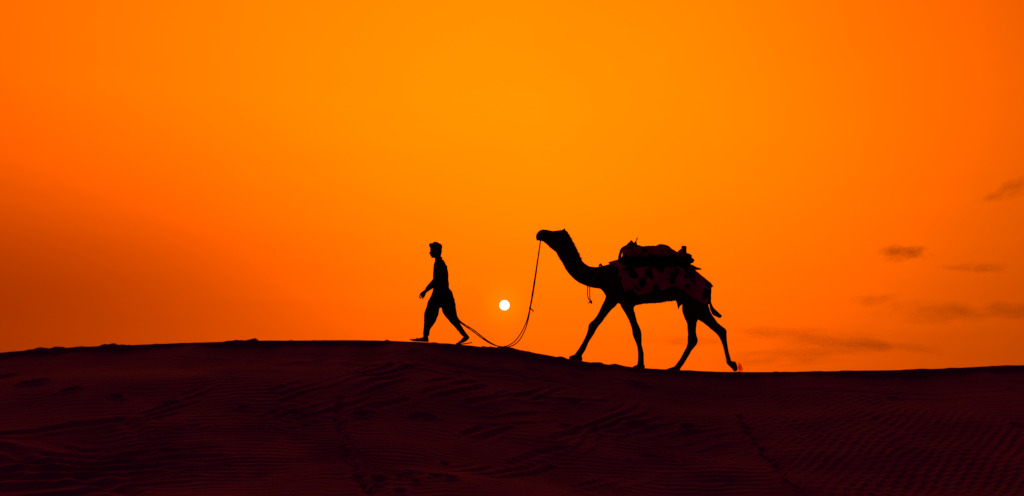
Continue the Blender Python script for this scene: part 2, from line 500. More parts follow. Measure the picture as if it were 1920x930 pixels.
for a, b, ra, rb, dep in prints:
    x0, y0 = on_dune(a, b)
    i0, i1 = np.searchsorted(xs, [x0 - 0.6, x0 + 0.6]); j0, j1 = np.searchsorted(ys, [y0 - 0.6, y0 + 0.6])
    sx = GX[j0:j1, i0:i1] - x0; sy = GY[j0:j1, i0:i1] - y0
    an = rnd.uniform(-0.5, 0.5); ca, sa = math.cos(an), math.sin(an)
    u = (sx * ca + sy * sa) / ra; v = (-sx * sa + sy * ca) / rb
    r2 = u * u + v * v
    rip[j0:j1, i0:i1] += -dep * np.exp(-r2 ** 3.2) * (1 + 0.9 * vnoise(sx * 14 + a, sy * 14 + b)) + dep * 0.45 * np.exp(-((np.sqrt(r2) - 1.45) / 0.36) ** 2)

Z = Z + rip * facem
# lip: added steep scarp, shaped so a dark band shows under the crest
lipn = 0.6 + 1.1 * fbm(GX * 1.1 + 2, GX * 0 + 3.3, 4)
liph = np.clip(0.11 * lipn, 0.0, 0.15)
lipx = 0.07 + 0.05 * fbm(GX * 2.7, GX * 0 + 7.7, 3)
Z = Z - liph * sstep(0.0, 1.0, (S - lipx) / 0.045 + 0.5) * (1 - sstep(0.8, 2.2, S))
# clods and crumbs along the top
clod = np.maximum(fbm(GX * 3.2 + 11, GY * 1.5, 4) - 0.10, 0) * 0.12 + fbm(GX * 7 + 11, GY * 5, 2) * 0.006
leftm = 1 - 0.75 * sstep(3.6, 5.0, GX)
Z = Z + clod * np.exp(-((GY - YC - 0.1) / 0.22) ** 2) * leftm
Z = Z + 0.006 * fbm(GX * 4, GY * 4, 4) * (np.abs(GX) < 12) * facem

ny_, nx_ = Z.shape
me = bpy.data.meshes.new('sand_dune')
nv = nx_ * ny_
me.vertices.add(nv)
co = np.stack([GX.ravel(), GY.ravel(), Z.ravel()], 1).astype(np.float32)
me.vertices.foreach_set('co', co.ravel())
idx = np.arange(nv).reshape(ny_, nx_)
quads = np.stack([idx[:-1, :-1].ravel(), idx[:-1, 1:].ravel(), idx[1:, 1:].ravel(), idx[1:, :-1].ravel()], 1)
nf = len(quads)
me.loops.add(nf * 4); me.loops.foreach_set('vertex_index', quads.ravel().astype(np.int32))
me.polygons.add(nf)
me.polygons.foreach_set('loop_start', (np.arange(nf) * 4).astype(np.int32))
me.update(calc_edges=True)
dune = link('sand_dune', me, M_sand)
dune['kind'] = 'structure'; dune['label'] = 'rippled dark red sand dune with footprints under the walkers'

def ground(x, y):
    i = int(np.clip(np.searchsorted(xs, x), 0, nx_ - 1)); j = int(np.clip(np.searchsorted(ys, y), 0, ny_ - 1))
    return float(Z[j, i])

# ================================================================== sun and clouds
SD = 12000.0
b = MB(); sc_ = CAM + SUN_DIR * SD
b.ball((0, 0, 0), *(SD * math.tan(R(0.272)),) * 3, n=40)
m = bpy.data.materials.new('sun_light_surface'); m.use_nodes = True
t = m.node_tree; t.nodes.clear()
e = t.nodes.new('ShaderNodeEmission'); e.inputs['Color'].default_value = (1.0, 0.78, 0.58, 1); e.inputs['Strength'].default_value = 1.8
oo = t.nodes.new('ShaderNodeOutputMaterial'); t.links.new(e.outputs[0], oo.inputs['Surface'])
sun = b.build('sun', m); sun.location = sc_
tag(sun, 'small round white sun low in the orange sky', 'sun', kind='thing')

def cloud_mat(dens):
    m = bpy.data.materials.new('cloud_vapour'); m.use_nodes = True
    t = m.node_tree; t.nodes.clear(); h = NT(t)
    tcn = h.n('ShaderNodeTexCoord')
    ln = h.n('ShaderNodeVectorMath', operation='LENGTH'); t.links.new(tcn.outputs['Object'], ln.inputs[0])
    mp = h.n('ShaderNodeMapping'); mp.inputs['Scale'].default_value = (1.3, 0.5, 0.62)
    info = h.n('ShaderNodeObjectInfo')
    t.links.new(tcn.outputs['Object'], mp.inputs['Vector'])
    off = h.n('ShaderNodeVectorMath', operation='ADD'); t.links.new(mp.outputs[0], off.inputs[0])
    t.links.new(info.outputs['Location'], off.inputs[1])
    no = h.n('ShaderNodeTexNoise'); no.inputs['Scale'].default_value = 2.3; no.inputs['Detail'].default_value = 6.0; no.inputs['Roughness'].default_value = 0.6
    t.links.new(off.outputs[0], no.inputs['Vector'])
    edge = h.m('SUBTRACT', 1.0, h.m('POWER', ln.outputs['Value'], 1.6))
    val = h.m('SUBTRACT', h.m('ADD', h.m('MULTIPLY', edge, 0.62), h.m('MULTIPLY', no.outputs['Fac'], 1.5)), 0.98)
    val = h.m('MAXIMUM', val, 0.0)
    val = h.m('MULTIPLY', val, dens)
    pv = h.n('ShaderNodeVolumePrincipled')
    pv.inputs['Color'].default_value = (0.35, 0.22, 0.16, 1)
    pv.inputs['Anisotropy'].default_value = 0.0
    t.links.new(val, pv.inputs['Density'])
    o = h.n('ShaderNodeOutputMaterial'); t.links.new(pv.outputs[0], o.inputs['Volume'])
    return m
CD = 5000.0
for (px, py, rx, ry, tilt, dens, lab) in (
        (1895, 356, 84, 24, 22, 0.0085, 'slanting dusky cloud cut by the frame high on the right'),
        (1690, 472, 76, 26, -2, 0.0140, 'small dark oval cloud alone in the orange sky'),
        (1832, 502, 92, 14, -3, 0.0085, 'thin flat cloud wisp just below the slanting cloud'),
        (1645, 562, 66, 18, 4, 0.0055, 'little faint cloud puff below the dark oval cloud'),
        (1765, 586, 160, 34, -3, 0.0064, 'broad faint smoky cloud right of the little puff'),
        (1905, 582, 120, 28, 0, 0.0070, 'dull cloud at the frame edge under the thin wisp'),
        (1570, 640, 240, 28, -5, 0.0120, 'long low cloud streak just above the dune behind the camel'),
        (1300, 640, 150, 16, 0, 0.0045, 'thin hazy cloud streak low behind the camel legs'),
        (1480, 668, 200, 22, 2, 0.0075, 'faint hazy cloud bank touching the dune right of the camel')):
    c = P(px, py, CD)
    hb = MB(); hb.ball((0, 0, 0), 1, 1, 1, n=20)
    o = hb.build('cloud', cloud_mat(dens * 0.95))
    k = CD / FPX
    o.location = c; o.scale = (rx * k, 110.0, ry * k)
    o.rotation_euler = (0, -R(tilt), 0)
    tag(o, lab, 'cloud', 'dusky clouds low on the right', 'thing')

# ================================================================== camel
NEAR, FAR = -0.17, 0.17
cb = MB()
spine = [
    (1004.2, 443.2, 1005.2, 447.6, .022), (1006.6, 437.6, 1007.6, 450.2, .050), (1011.5, 432.2, 1012.0, 451.8, .062), (1018, 430.0, 1017.5, 452.8, .064),
    (1026, 430.9, 1026, 458.3, .066), (1037, 432.8, 1033.5, 465.6, .080), (1046, 431.7, 1040, 470.5, .092), (1055, 430.8, 1043.6, 475.5, .098), (1063, 434.5, 1047, 482, .092),
    (1069.5, 444.5, 1051.5, 489.5, .090), (1075.5, 456.5, 1057, 498, .092), (1083, 469.5, 1063.5, 509, .100), (1091, 488.5, 1075, 522.2, .112), (1103, 498.0, 1091, 532.8, .125),
    (1117, 500.2, 1111, 539.5, .150), (1131, 498.0, 1129, 544.0, .190), (1146, 494.0, 1140, 560, .240), (1161, 490.0, 1158, 568.5, .300), (1185, 488, 1182, 573.5, .350), (1210, 488, 1210, 569.5, .395),
    (1237, 488, 1237, 567.5, .405), (1265, 491, 1265, 563.5, .385), (1288, 502, 1286, 572, .345), (1307, 516, 1303, 592, .305), (1320, 529.5, 1316, 603, .260), (1327.5, 537.5, 1323.5, 595, .190), (1330, 545, 1326.5, 580, .090)]
cb.loft(spine, YW, n=28, sub=5)
legA = [(1142, 530, 1170, 542, .13), (1136, 556, 1157, 570, .11), (1127.5, 575, 1146, 581.5, .088), (1120.4, 590, 1136.6, 593, .075), (1112, 600, 1129.5, 603, .066), (1104.0, 608.3, 1122.0, 612.5, .072), (1101.8, 621, 1114, 626.5, .056),
        (1092.2, 641.5, 1104.3, 641.5, .045), (1083.5, 655.5, 1097.6, 656.5, .043), (1077.5, 664, 1091.6, 666, .050), (1076, 669, 1090, 673, .060)]
legB = [(1156, 540, 1198, 548, .15), (1162.7, 570, 1188.8, 576, .115), (1172, 587, 1191, 589, .090), (1179, 600.2, 1194.6, 602, .075), (1184.6, 617, 1201.6, 618.5, .070), (1186.4, 629.5, 1203.2, 630.5, .070), (1193.0, 644, 1203.4, 644, .050),
        (1195.6, 656, 1205.8, 656, .044), (1196.3, 666, 1207.6, 666, .046), (1195.4, 680, 1207.2, 680, .055), (1194.5, 686, 1207.6, 687, .062)]
legC = [(1280, 555, 1322, 565, .17), (1278.6, 580, 1314, 588, .14), (1283.6, 597, 1308.5, 601, .10), (1288, 607, 1306, 606, .085), (1289.4, 631, 1305.8, 625, .070), (1288.4, 646, 1308.4, 641.2, .070), (1283.8, 657, 1297.2, 657.5, .050),
        (1275.7, 671.6, 1288.6, 671.8, .043), (1268, 682.5, 1281, 684, .046), (1263, 688.5, 1275.5, 691.5, .060)]
legD = [(1294, 556, 1325.5, 556, .20), (1303, 583, 1331.0, 583, .16), (1312, 600, 1340, 597, .115), (1321.4, 607, 1345.5, 604, .092), (1333, 617.2, 1354, 611.8, .076), (1345.5, 628.4, 1362.0, 618.6, .070), (1351.2, 638, 1362.8, 634, .055),
        (1354.8, 647, 1364.2, 646, .043), (1358.2, 660, 1366, 658.5, .040), (1360.9, 672, 1368.5, 668.5, .042), (1362, 681, 1372, 676.8, .050), (1367.5, 686.8, 1377.5, 677.4, .072), (1372.6, 691.4, 1382.2, 684.5, .085), (1377, 697, 1382.6, 695, .055)]
for lg, yo in ((legA, FAR), (legB, NEAR), (legC, FAR), (legD, NEAR)):
    secs = []
    for i, s in enumerate(lg):
        f = min(1.0, 0.45 + i * 0.2)
        secs.append((*s, yo * f))
    cb.loft(secs, YW, n=18, sub=4)
# padded two-toed feet
def foot(secs, yo):
    for dy, ww in ((-0.038, 0.62), (0.038, 0.62)):
        cb.loft([(a, b_, c, d, wd * ww, yo + dy) for a, b_, c, d, wd in secs], YW, n=14, sub=4)
foot([(1091.4, 669, 1091.4, 677.5, .06), (1086, 665, 1086, 678.5, .085), (1078, 664, 1078, 676.8, .095), (1071, 666.6, 1071, 675.2, .085), (1067, 668.5, 1067, 673.8, .05)], FAR)
foot([(1209, 685, 1209, 690.5, .05), (1204, 682, 1204, 690.8, .085), (1197, 682.5, 1197, 690, .095), (1191, 685.3, 1191, 689.6, .08), (1186.6, 687, 1186.6, 689.2, .045)], NEAR)
foot([(1275, 688.5, 1275, 694.6, .05), (1270, 686.5, 1270, 694.6, .085), (1262, 688.0, 1262, 694.2, .095), (1256, 690, 1256, 693.8, .08), (1251, 691.8, 1251, 693.6, .045)], FAR)
# tail
cb.loft([(1326, 536, 1334, 538, .05), (1328.6, 545, 1334.0, 545, .03), (1329.4, 556, 1334.0, 556, .024), (1329.6, 568, 1334.6, 568, .026), (1330.8, 578.5, 1338.0, 577, .03), (1335.4, 589, 1343.0, 582, .034), (1342.6, 594, 1349, 587, .034), (1350.6, 597.4, 1354.4, 591.2, .026)], YW, n=12, sub=5)
# sheath under the belly
cb.loft([(1265, 558, 1284, 564, .08), (1268.4, 568, 1279, 571, .05), (1270.0, 574.5, 1275, 574.5, .028), (1271.0, 580.5, 1272.6, 580.5, .012)], YW, n=12)
# shoulder, haunch, chest pad
cb.loft([(1148, 505, 1192, 508, .10, -.20), (1150, 530, 1196, 535, .11, -.20), (1160, 560, 1192, 565, .11, -.19)], YW, n=16)
cb.loft([(1290, 520, 1318, 528, .10, -.17), (1288, 545, 1324, 550, .13, -.15), (1292, 575, 1325, 580, .13, -.15)], YW, n=16)
cb.loft([(1163, 560, 1200, 560, .12), (1170, 574, 1190, 575.5, .10)], YW, n=16)
# ears, lips, nostril pads, brows
for sy in (-1, 1):
    cb.loft([(1052.5, 434.5, 1062.0, 436.5, .022, sy * .060), (1054.4, 430.5, 1061.6, 433, .022, sy * .070), (1057.2, 428.2, 1060.4, 429.6, .014, sy * .076), (1058.6, 426.9, 1059.6, 427.2, .006, sy * .078)], YW, n=10)
    e0 = P(1043, 438, YW + sy * .078); cb.ball(e0, .045, .022, .030)
    n0 = P(1008.5, 440.5, YW + sy * .036); cb.ball(n0, .035, .024, .03)
l0 = P(1008.5, 449.0, YW); cb.ball(l0, .035, .04, .022)
camel = empty('camel', P(1230, 690, YW))
tag(camel, 'dark loaded camel walking along the dune crest behind the man', 'camel')
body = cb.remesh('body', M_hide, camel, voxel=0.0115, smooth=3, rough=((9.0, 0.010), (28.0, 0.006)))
for sy in (-1, 1):
    eb = MB(); eb.ball(P(1042.5, 438.6, YW + sy * .098), .016, .012, .014); eb.build('eye', M_eye, camel)
# ragged hair down the nape, throat and belly
hb = MB(); rr = random.Random(3)
def tuft(a, d, L, wd):
    a = Vector(a); d = Vector(d).normalized(); s = d.cross(Vector((0, 1, 0.3))).normalized() * wd; t_ = Vector((0, 1, 0)) * wd
    tip = a + d * L
    i = len(hb.v); hb.v += [tuple(a + s), tuple(a - s * .5 + t_), tuple(a - s * .5 - t_), tuple(tip)]
    hb.f += [(i, i + 1, i + 3), (i + 1, i + 2, i + 3), (i + 2, i, i + 3), (i, i + 2, i + 1)]
def along(line, n, dirn, L0, L1, spread, inset=0.012):
    pts = crv([P(x_, y_, YW) for x_, y_ in line], 8)
    for _ in range(n):
        u = rr.random() * (len(pts) - 1.001); i = int(u); p = pts[i].lerp(pts[i + 1], u - i)
        dv = Vector(dirn) + Vector((rr.uniform(-.5, .5), rr.uniform(-.4, .4), rr.uniform(-.5, .5)))
        p = p - Vector(dirn).normalized() * inset + Vector((0, rr.uniform(-spread, spread), 0))
        tuft(p, dv, rr.uniform(L0, L1), rr.uniform(.005, .010))
along([(1063, 434.5), (1069.5, 444.5), (1075.5, 456.5), (1083, 469.5), (1091, 488.5)], 130, (.8, 0, .25), .018, .045, .03)
along([(1021, 455), (1026, 458.5), (1033.5, 465.6), (1040, 470.5)], 60, (-.3, 0, -1), .015, .034, .03)
along([(1043.6, 476), (1051.5, 489.5), (1063.5, 509), (1075, 522), (1091, 533)], 60, (-.4, 0, -.8), .012, .026, .03)
along([(1180, 574.5), (1210, 569.5), (1237, 567.5), (1265, 563.5)], 130, (.1, 0, -1), .015, .034, .06)
along([(1054, 431), (1061, 433.5), (1065, 437)], 40, (.3, 0, 1), .015, .035, .04)
along([(1340, 588), (1346, 592), (1351, 594)], 40, (.9, 0, -.5), .03, .06, .012, 0.02)
hair_o = hb.build('shaggy_hair', M_hair, camel, smooth=False); hair_o['kind'] = 'stuff'

# ------------------------------------------------------------------ saddle blanket (lies over the camel)
T = np.array([[*P(s[0], s[1], YW), *P(s[2], s[3], YW), s[4]] for s in spine])
Tm = np.array([(s[0] + s[2]) / 2 for s in spine])
def torso(px):
    d = np.array([np.interp(px, Tm, T[:, k]) for k in range(7)])
    return Vector(d[:3]), Vector(d[3:6]), d[6]
def drape(name, matl, parent, front, rear, phimax, lift, nu=60, nv=64, thick=0.014, wrinkle=0.012, seed=0.0, rag=0.06, flick=0.0):
    vs_ = []; fs = []
    for side in (0, 1):
        for i in range(nu + 1):
            for j in range(nv + 1):
                u = i / nu; v = -1 + 2 * j / nv
                px = front(v) * (1 - u) + rear(v) * u
                A, B, wd = torso(px)
                c = (A + B) / 2; h = (A - B) / 2
                rg = 1 + rag * float(vnoise(u * 9 + seed, v * 0.5 + (5 if v > 0 else 1) + seed)) * 2
                ph = v * R(phimax(u)) * (rg if abs(v) > 0.5 else 1 + (rg - 1) * 2 * abs(v))
                wr = wrinkle * float(vnoise(u * 14 + seed + v * 2, v * 3.0)) * 2 * (0.25 + abs(v))
                wr += wrinkle * .6 * float(vnoise(u * 31 + seed, v * 6.0)) * 2
                L = lift + wr + (thick if side else 0) + 0.02 * u ** 8
                ww = wd + L
                # below the widest line the cloth hangs straight instead of tucking under
                y = ww * math.sin(ph) if abs(ph) < math.pi / 2 else math.copysign(ww * (1 + .02), ph)
                if abs(ph) < math.pi / 2: hz = math.cos(ph)
                else: hz = -(abs(ph) - math.pi / 2)
                p = c + h.normalized() * ((h.length + L) * hz) + Vector((0, y, 0))
                p += Vector((flick * u ** 14 * (1 - v * v), 0, 0.15 * flick * u ** 14))
                vs_.append(tuple(p))
    n = (nu + 1) * (nv + 1)
    for i in range(nu):
        for j in range(nv):
            a = i * (nv + 1) + j; q4 = (a, a + 1, a + nv + 2, a + nv + 1)
            fs.append(q4[::-1]); fs.append(tuple(k + n for k in q4))
    def edge(a, b_): fs.append((a, b_, b_ + n, a + n))
    for i in range(nu):
        edge((i + 1) * (nv + 1), i * (nv + 1)); edge(i * (nv + 1) + nv, (i + 1) * (nv + 1) + nv)
    for j in range(nv):
        edge(j, j + 1); edge(nu * (nv + 1) + j + 1, nu * (nv + 1) + j)
    mm = bpy.data.meshes.new(name); mm.from_pydata(vs_, [], fs); mm.update()
    return link(name, mm, matl, parent)
bl = drape('saddle_blanket', M_blanket, None, lambda v: 1138 + 36 * abs(v) ** 1.3, lambda v: 1328.5 - 8 * abs(v), lambda u: 128 - 5 * math.sin(u * math.pi) - 30 * u ** 3, 0.028, seed=2.0, flick=0.065, rag=0.12)
tag(bl, 'dark red blanket with black blotches draped over the camel flanks', 'blanket')

# ------------------------------------------------------------------ saddle
saddle = empty('saddle', P(1230, 486, YW))
tag(saddle, 'padded wooden saddle with spotted cover on the camel hump', 'saddle')
drape('quilt_pad', M_pad, saddle, lambda v: 1162 + 5 * abs(v), lambda v: 1302 - 8 * abs(v), lambda u: 60 + 10 * float(vnoise(u * 7 + .3, 4.2)) * 2, 0.040, nu=50, nv=40, thick=0.03, wrinkle=0.016, seed=7.0, rag=0.26)
# long roll along each side of the hump
for yo, nm in ((-.26, 'side_roll'), (.26, 'side_roll')):
    rb = MB()
    rb.loft([(1164, 483, 1164, 492, .04, yo * .8), (1172, 484, 1172, 500, .09, yo), (1195, 485, 1195, 503, .11, yo * 1.1), (1225, 486, 1225, 505, .12, yo * 1.15), (1255, 486, 1255, 506, .12, yo * 1.15),
             (1280, 485, 1280, 506, .10, yo), (1294, 490, 1294, 503, .06, yo * .9)], YW, n=16)
    rb.remesh(nm, M_pad, saddle, voxel=0.014, smooth=2, rough=((7, .03), (16, .015)))
cvb = MB()
cvb.loft([(1166.5, 472, 1166.5, 486, .10), (1170, 466.5, 1170, 487, .16), (1180, 461, 1180, 487, .22), (1192, 460.5, 1192, 488, .25), (1204, 462.4, 1204, 488, .26), (1218, 461.8, 1218, 488, .27), (1227, 460.0, 1227, 488, .27),
          (1236, 456.8, 1236, 488, .27), (1243, 459.0, 1243, 488, .27), (1250, 462.8, 1250, 488, .26), (1259, 469.6, 1259, 488, .25), (1267, 474.6, 1267, 488, .23), (1277, 474, 1277, 488, .2), (1286, 478, 1286, 489, .14), (1290, 481, 1290, 488, .08)], YW, n=24, sub=4, power=2.5)
cvb.remesh('seat_cover', M_cover, saddle, voxel=0.012, smooth=3, rough=((8, .036), (20, .020)))
fa = MB()
for sy in (-1, 1):
    fa.tube(crv([P(1160.5, 492, YW + sy * .24), P(1162, 482, YW + sy * .20), P(1163.6, 474, YW + sy * .10), P(1165, 470.5, YW + sy * .02)], 5), [.030] * 11 + [.026] * 4 + [.02], 8)
fa.remesh('front_arch', M_wood, saddle, voxel=0.01, smooth=2, rough=((20, .01),))
fp = MB()
fp.loft([(1164.0, 465.6, 1171, 479, .05), (1167.0, 463.0, 1177, 474.5, .06), (1173.0, 459.6, 1184, 469.5, .06), (1179, 454.4, 1190, 463, .055), (1183.0, 450.0, 1189, 456, .04)], YW, n=12)
fp.remesh('pommel', M_wood, saddle, voxel=0.008, smooth=1, rough=((22, .016), (45, .008)))
pg = MB()
pg.loft([(1185.0, 457.5, 1196.4, 462.5, .04), (1188.6, 454.8, 1194.2, 455.5, .025), (1191.8, 451.4, 1193.8, 452, .012), (1193.0, 448, 1195.4, 448.8, .012), (1194.0, 445.2, 1196.3, 445.8, .013)], YW, n=10)
pg.build('peg', M_wood, saddle)
kn = MB(); kn.tube(crv([P(1163.6, 473, YW - .03), P(1162.6, 470, YW - .05), P(1165.0, 467.8, YW - .04), P(1168, 468.5, YW - .03), P(1169.5, 472, YW - .05)], 5), .011, 8)
kn.build('lashing', M_rope, saddle)
ra_ = MB()
for sy in (-1, 1):
    ra_.tube(crv([P(1285, 492, YW + sy * .22), P(1284.2, 480, YW + sy * .17), P(1283, 470, YW + sy * .09), P(1282.5, 465, YW + sy * .03)], 5), [.040] * 16, 8)
ra_.loft([(1277.6, 461.6, 1277.6, 464.4, .035), (1280.5, 460.6, 1280.5, 468, .055), (1284, 461.0, 1284, 469.5, .055), (1287.2, 461.8, 1287.2, 466, .04)], YW, n=12)
ra_.loft([(1279.5, 465, 1287.3, 465, .05), (1279.6, 473, 1287.8, 473, .06), (1277, 482, 1289, 481, .08)], YW, n=12)
ra_.remesh('cantle', M_wood, saddle, voxel=0.010, smooth=1, rough=((20, .012),))
cl = MB()
cl.loft([(1279.5, 464.5, 1281, 472, .03), (1273.5, 468.5, 1277, 476, .05), (1269, 473, 1272, 479, .06)], YW, n=10)
cl.build('cantle_flap', M_cover, saddle)
for a0, z0, L, th, dy in (((1284, 478.5), None, (1296.4, 481.8), 3.0, -.03), ((1284, 483.5), None, (1301.2, 489.8), 5.0, .02), ((1284, 490), None, (1299.6, 492.2), 3.0, -.06)):
    fq = MB()
    fq.loft([(a0[0], a0[1] - th, a0[0], a0[1] + th, .16, dy), ((a0[0] + L[0]) / 2, (a0[1] + L[1]) / 2 - th, (a0[0] + L[0]) / 2, (a0[1] + L[1]) / 2 + th * .8, .15, dy), (L[0] - 1, L[1] - th * .7, L[0] - 1, L[1] + th * .5, .13, dy), (L[0], L[1] - .6, L[0], L[1] + .4, .10, dy)], YW, n=14, power=2.8)
    fq.remesh('folded_quilt', M_pad, saddle, voxel=0.007, smooth=0, rough=((12, .018), (30, .006)))
tp = MB()
tp.loft([(1285, 492, 1283, 508, .16), (1296, 496.2, 1296, 507.5, .11), (1303, 499.8, 1303.5, 506.4, .07), (1309, 501.8, 1309, 506.0, .045), (1315.4, 504.0, 1315.4, 505.4, .015)], YW, n=12, power=2.6)
tp.remesh('quilt_corner', M_pad, saddle, voxel=0.007, smooth=0, rough=((14, .012),))

# ------------------------------------------------------------------ neck cord with tassel
nc = empty('neck_cord', P(1105, 540, YW))
tag(nc, 'knotted cord with dangling tassel round the camel neck', 'cord')
A_, B_, wd_ = torso(1118)
ring_pts = []
for j in range(33):
    th = 2 * math.pi * j / 32
    px_ = 1114 + 8 * math.cos(th)
    A, B, wd = torso(px_); c = (A + B) / 2; h = (A - B) / 2
    ring_pts.append(c + h.normalized() * ((h.length + .006) * math.cos(th)) + Vector((0, (wd + .006) * math.sin(th), 0)))
lp = MB(); lp.tube(ring_pts, .009, 8); lp.build('neck_loop', M_rope, nc)
kb = MB(); k0 = P(1125.8, 496.2, YW)
kb.ball(k0, .026, .03, .026, n=10); kb.ball(k0 + Vector((.022, 0, -.012)), .018, .02, .016, n=8); kb.ball(k0 + Vector((-.024, 0, -.018)), .014, .02, .014, n=8)
kb.build('top_knot', M_rope, nc)
for dx, dy in ((0, -.02), (3.6, .015)):
    sb = MB()
    sb.tube(crv([P(1102.6 + dx, 534, YW - .02 + dy), P(1101.8 + dx * 1.1, 545, YW - .05 + dy), P(1102.2 + dx * 1.05, 556, YW - .05 + dy), P(1104.8 + dx * .5, 563, YW - .05)], 6), [.009 + .0025 * (i % 3 == 0) for i in range(19)], 8)
    sb.build('hanging_cord', M_rope, nc)
tb = MB(); t0 = P(1107.6, 565.6, YW - .05)
tb.ball(t0, .030, .03, .027, n=10)
for k in range(10):
    an = rr.uniform(0, 6.28)
    d = Vector((math.cos(an) * .03 - .008, math.sin(an) * .03, -rr.uniform(.0, .032)))
    tb.tube([t0, t0 + d * 1.3], [.010, .005], 6)
tb.build('tassel', M_rope, nc)

# ------------------------------------------------------------------ the man
man = empty('person', P(822, 642, YW))
tag(man, 'man in dark shirt and baggy trousers walking barefoot-style in sandals, leading the camel', 'person')
man['label'] = 'man in shirt and baggy trousers striding ahead, leading the camel by a rope'
AN, AF = -0.195, 0.195
mb = MB()
mb.loft([(813, 456.6, 822, 456.2, .035), (807.6, 459.5, 826.4, 459.5, .060), (806.4, 464.5, 828.0, 464.5, .071), (806.6, 469.0, 828.2, 469.0, .074), (807.0, 473, 827.6, 473, .071), (807.6, 477.4, 826, 477.4, .062), (808.4, 481, 824, 480.4, .048), (810.0, 483.4, 821, 483, .030)], YW, n=20)
mb.loft([(809, 468.6, 809, 477.2, .016), (806.2, 471.4, 806.2, 477.0, .014), (804.7, 473.8, 804.7, 475.9, .008)], YW, n=10)
mb.loft([(809.5, 476.8, 809.5, 481, .024), (807.0, 477.6, 807.0, 480.2, .02), (806.5, 478.2, 806.5, 479.8, .014)], YW, n=10)
mb.loft([(811.5, 479.5, 811.5, 484.2, .03), (808.8, 480.9, 808.8, 483.6, .022)], YW, n=10)
mb.loft([(809, 466.8, 809, 470, .055), (806.2, 467.6, 806.2, 469.4, .045)], YW, n=12)
for sy in (-1, 1):
    mb.ball(P(818.2, 473, YW + sy * .076), .020, .012, .032, n=10)
mb.loft([(813.5, 478, 826.5, 475, .050), (815.0, 484.5, 827.4, 481, .054), (815.6, 489, 829.5, 486.5, .058), (814.5, 494, 833, 491.5, .085)], YW, n=18)
mb.loft([(815.5, 491, 833, 489.5, .10), (814.3, 498, 836, 499, .165), (813.2, 509, 839, 509, .175), (813.2, 521, 839.6, 521, .160), (813.6, 535, 840.6, 535, .148), (813, 548, 844, 548, .155), (809.5, 560, 848, 560, .165), (808, 570, 848, 570, .15)], YW, n=24, power=2.2)
# thighs and shins inside the cloth, ankles, feet
mb.loft([(808, 562, 830, 566, .085, .08), (802, 583, 819, 586, .075, .09), (798.5, 598, 812, 599, .055, .09), (796, 612, 807, 612, .05, .09), (794.8, 622, 804, 622, .038, .09), (793.4, 630, 803, 631, .034, .09), (792.8, 635, 803.6, 636.5, .036, .09)], YW, n=16)
mb.loft([(803.6, 634, 803.6, 639.4, .028, .09), (798, 631.5, 798, 639.4, .034, .09), (790.5, 632.8, 790.5, 638.8, .038, .09), (783, 634.4, 783, 638.4, .046, .09), (776.6, 635.4, 776.6, 637.9, .044, .09), (774.6, 635.9, 774.6, 637.5, .036, .09)], YW, n=16)
for k in range(5):
    dy = .09 - .036 + .018 * k
    e0 = 1.0 - .18 * abs(4 - k) if False else 1.0 - .12 * k
    mb.tube([P(777, 636.6, YW + dy), P(773.6 - e0, 636.0, YW + dy), P(772.0 - e0 * 1.3, 635.6, YW + dy)], [.0105, .010, .007], 8)
mb.loft([(826, 564, 848, 564, .085, -.08), (831, 585, 853, 583, .078, -.09), (839.5, 597, 857, 597.5, .062, -.09), (848, 608, 863.5, 608.5, .052, -.09), (857, 618, 869.5, 618, .040, -.09), (863.6, 626, 875, 625, .035, -.09), (867, 630.5, 878.5, 629.5, .034, -.09)], YW, n=16)
mb.loft([(877.4, 628, 880.8, 633.0, .024, -.09), (870.5, 629.8, 877.6, 637.2, .034, -.09), (866.5, 634, 872.0, 641.2, .037, -.09), (863.0, 638.4, 866, 643.4, .043, -.09), (858.8, 641.4, 860.0, 644.4, .042, -.09), (857.4, 642.4, 857.8, 644.4, .034, -.09)], YW, n=16)
for k in range(5):
    dy = -.09 - .034 + .017 * k
    mb.tube([P(859.6, 643.2, YW + dy), P(856.8 + .2 * k, 643.7, YW + dy), P(855.4 + .25 * k, 644.0, YW + dy)], [.0105, .010, .007], 8)
# near arm, swung forward
mb.loft([(820, 496, 838, 499, .06, AN), (819, 509, 833, 511, .050, AN), (816, 520, 830, 527, .045, AN), (811, 527, 819, 537, .041, AN - .005), (805, 533.5, 811, 541.5, .036, AN - .01), (798.6, 540.6, 803.4, 546.4, .029, AN - .012), (794.6, 544.4, 799.6, 549.2, .024, AN - .015), (790.4, 547.2, 798.2, 552.8, .024, AN - .015),
          (787.4, 550.4, 797.0, 555.6, .022, AN - .012), (786.4, 553.2, 796.2, 557.6, .017, AN - .008)], YW, n=16)
def finger(pts, yo, r0=.0104):
    pp = crv([P(a, b_, YW + yo + dy) for a, b_, dy in pts], 4)
    mb.tube(pp, [r0 - .0022 * i / (len(pp) - 1) for i in range(len(pp))], 8)
finger([(788.6, 552.4, 0), (786.6, 555.6, .004), (786.8, 558.6, .014)], AN - .004)
finger([(790.8, 554.0, 0), (788.9, 558.0, .004), (789.2, 561.0, .016)], AN - .004)
finger([(793.0, 555.0, 0), (791.7, 558.8, .006), (792.3, 561.6, .018)], AN - .004)
finger([(795.0, 555.6, 0), (794.3, 558.4, .006), (795.0, 560.4, .016)], AN - .004, .0082)
finger([(793.4, 548.4, 0), (790.0, 550.4, .022), (787.8, 553.0, .032), (787.4, 555.8, .034)], AN - .01, .0100)
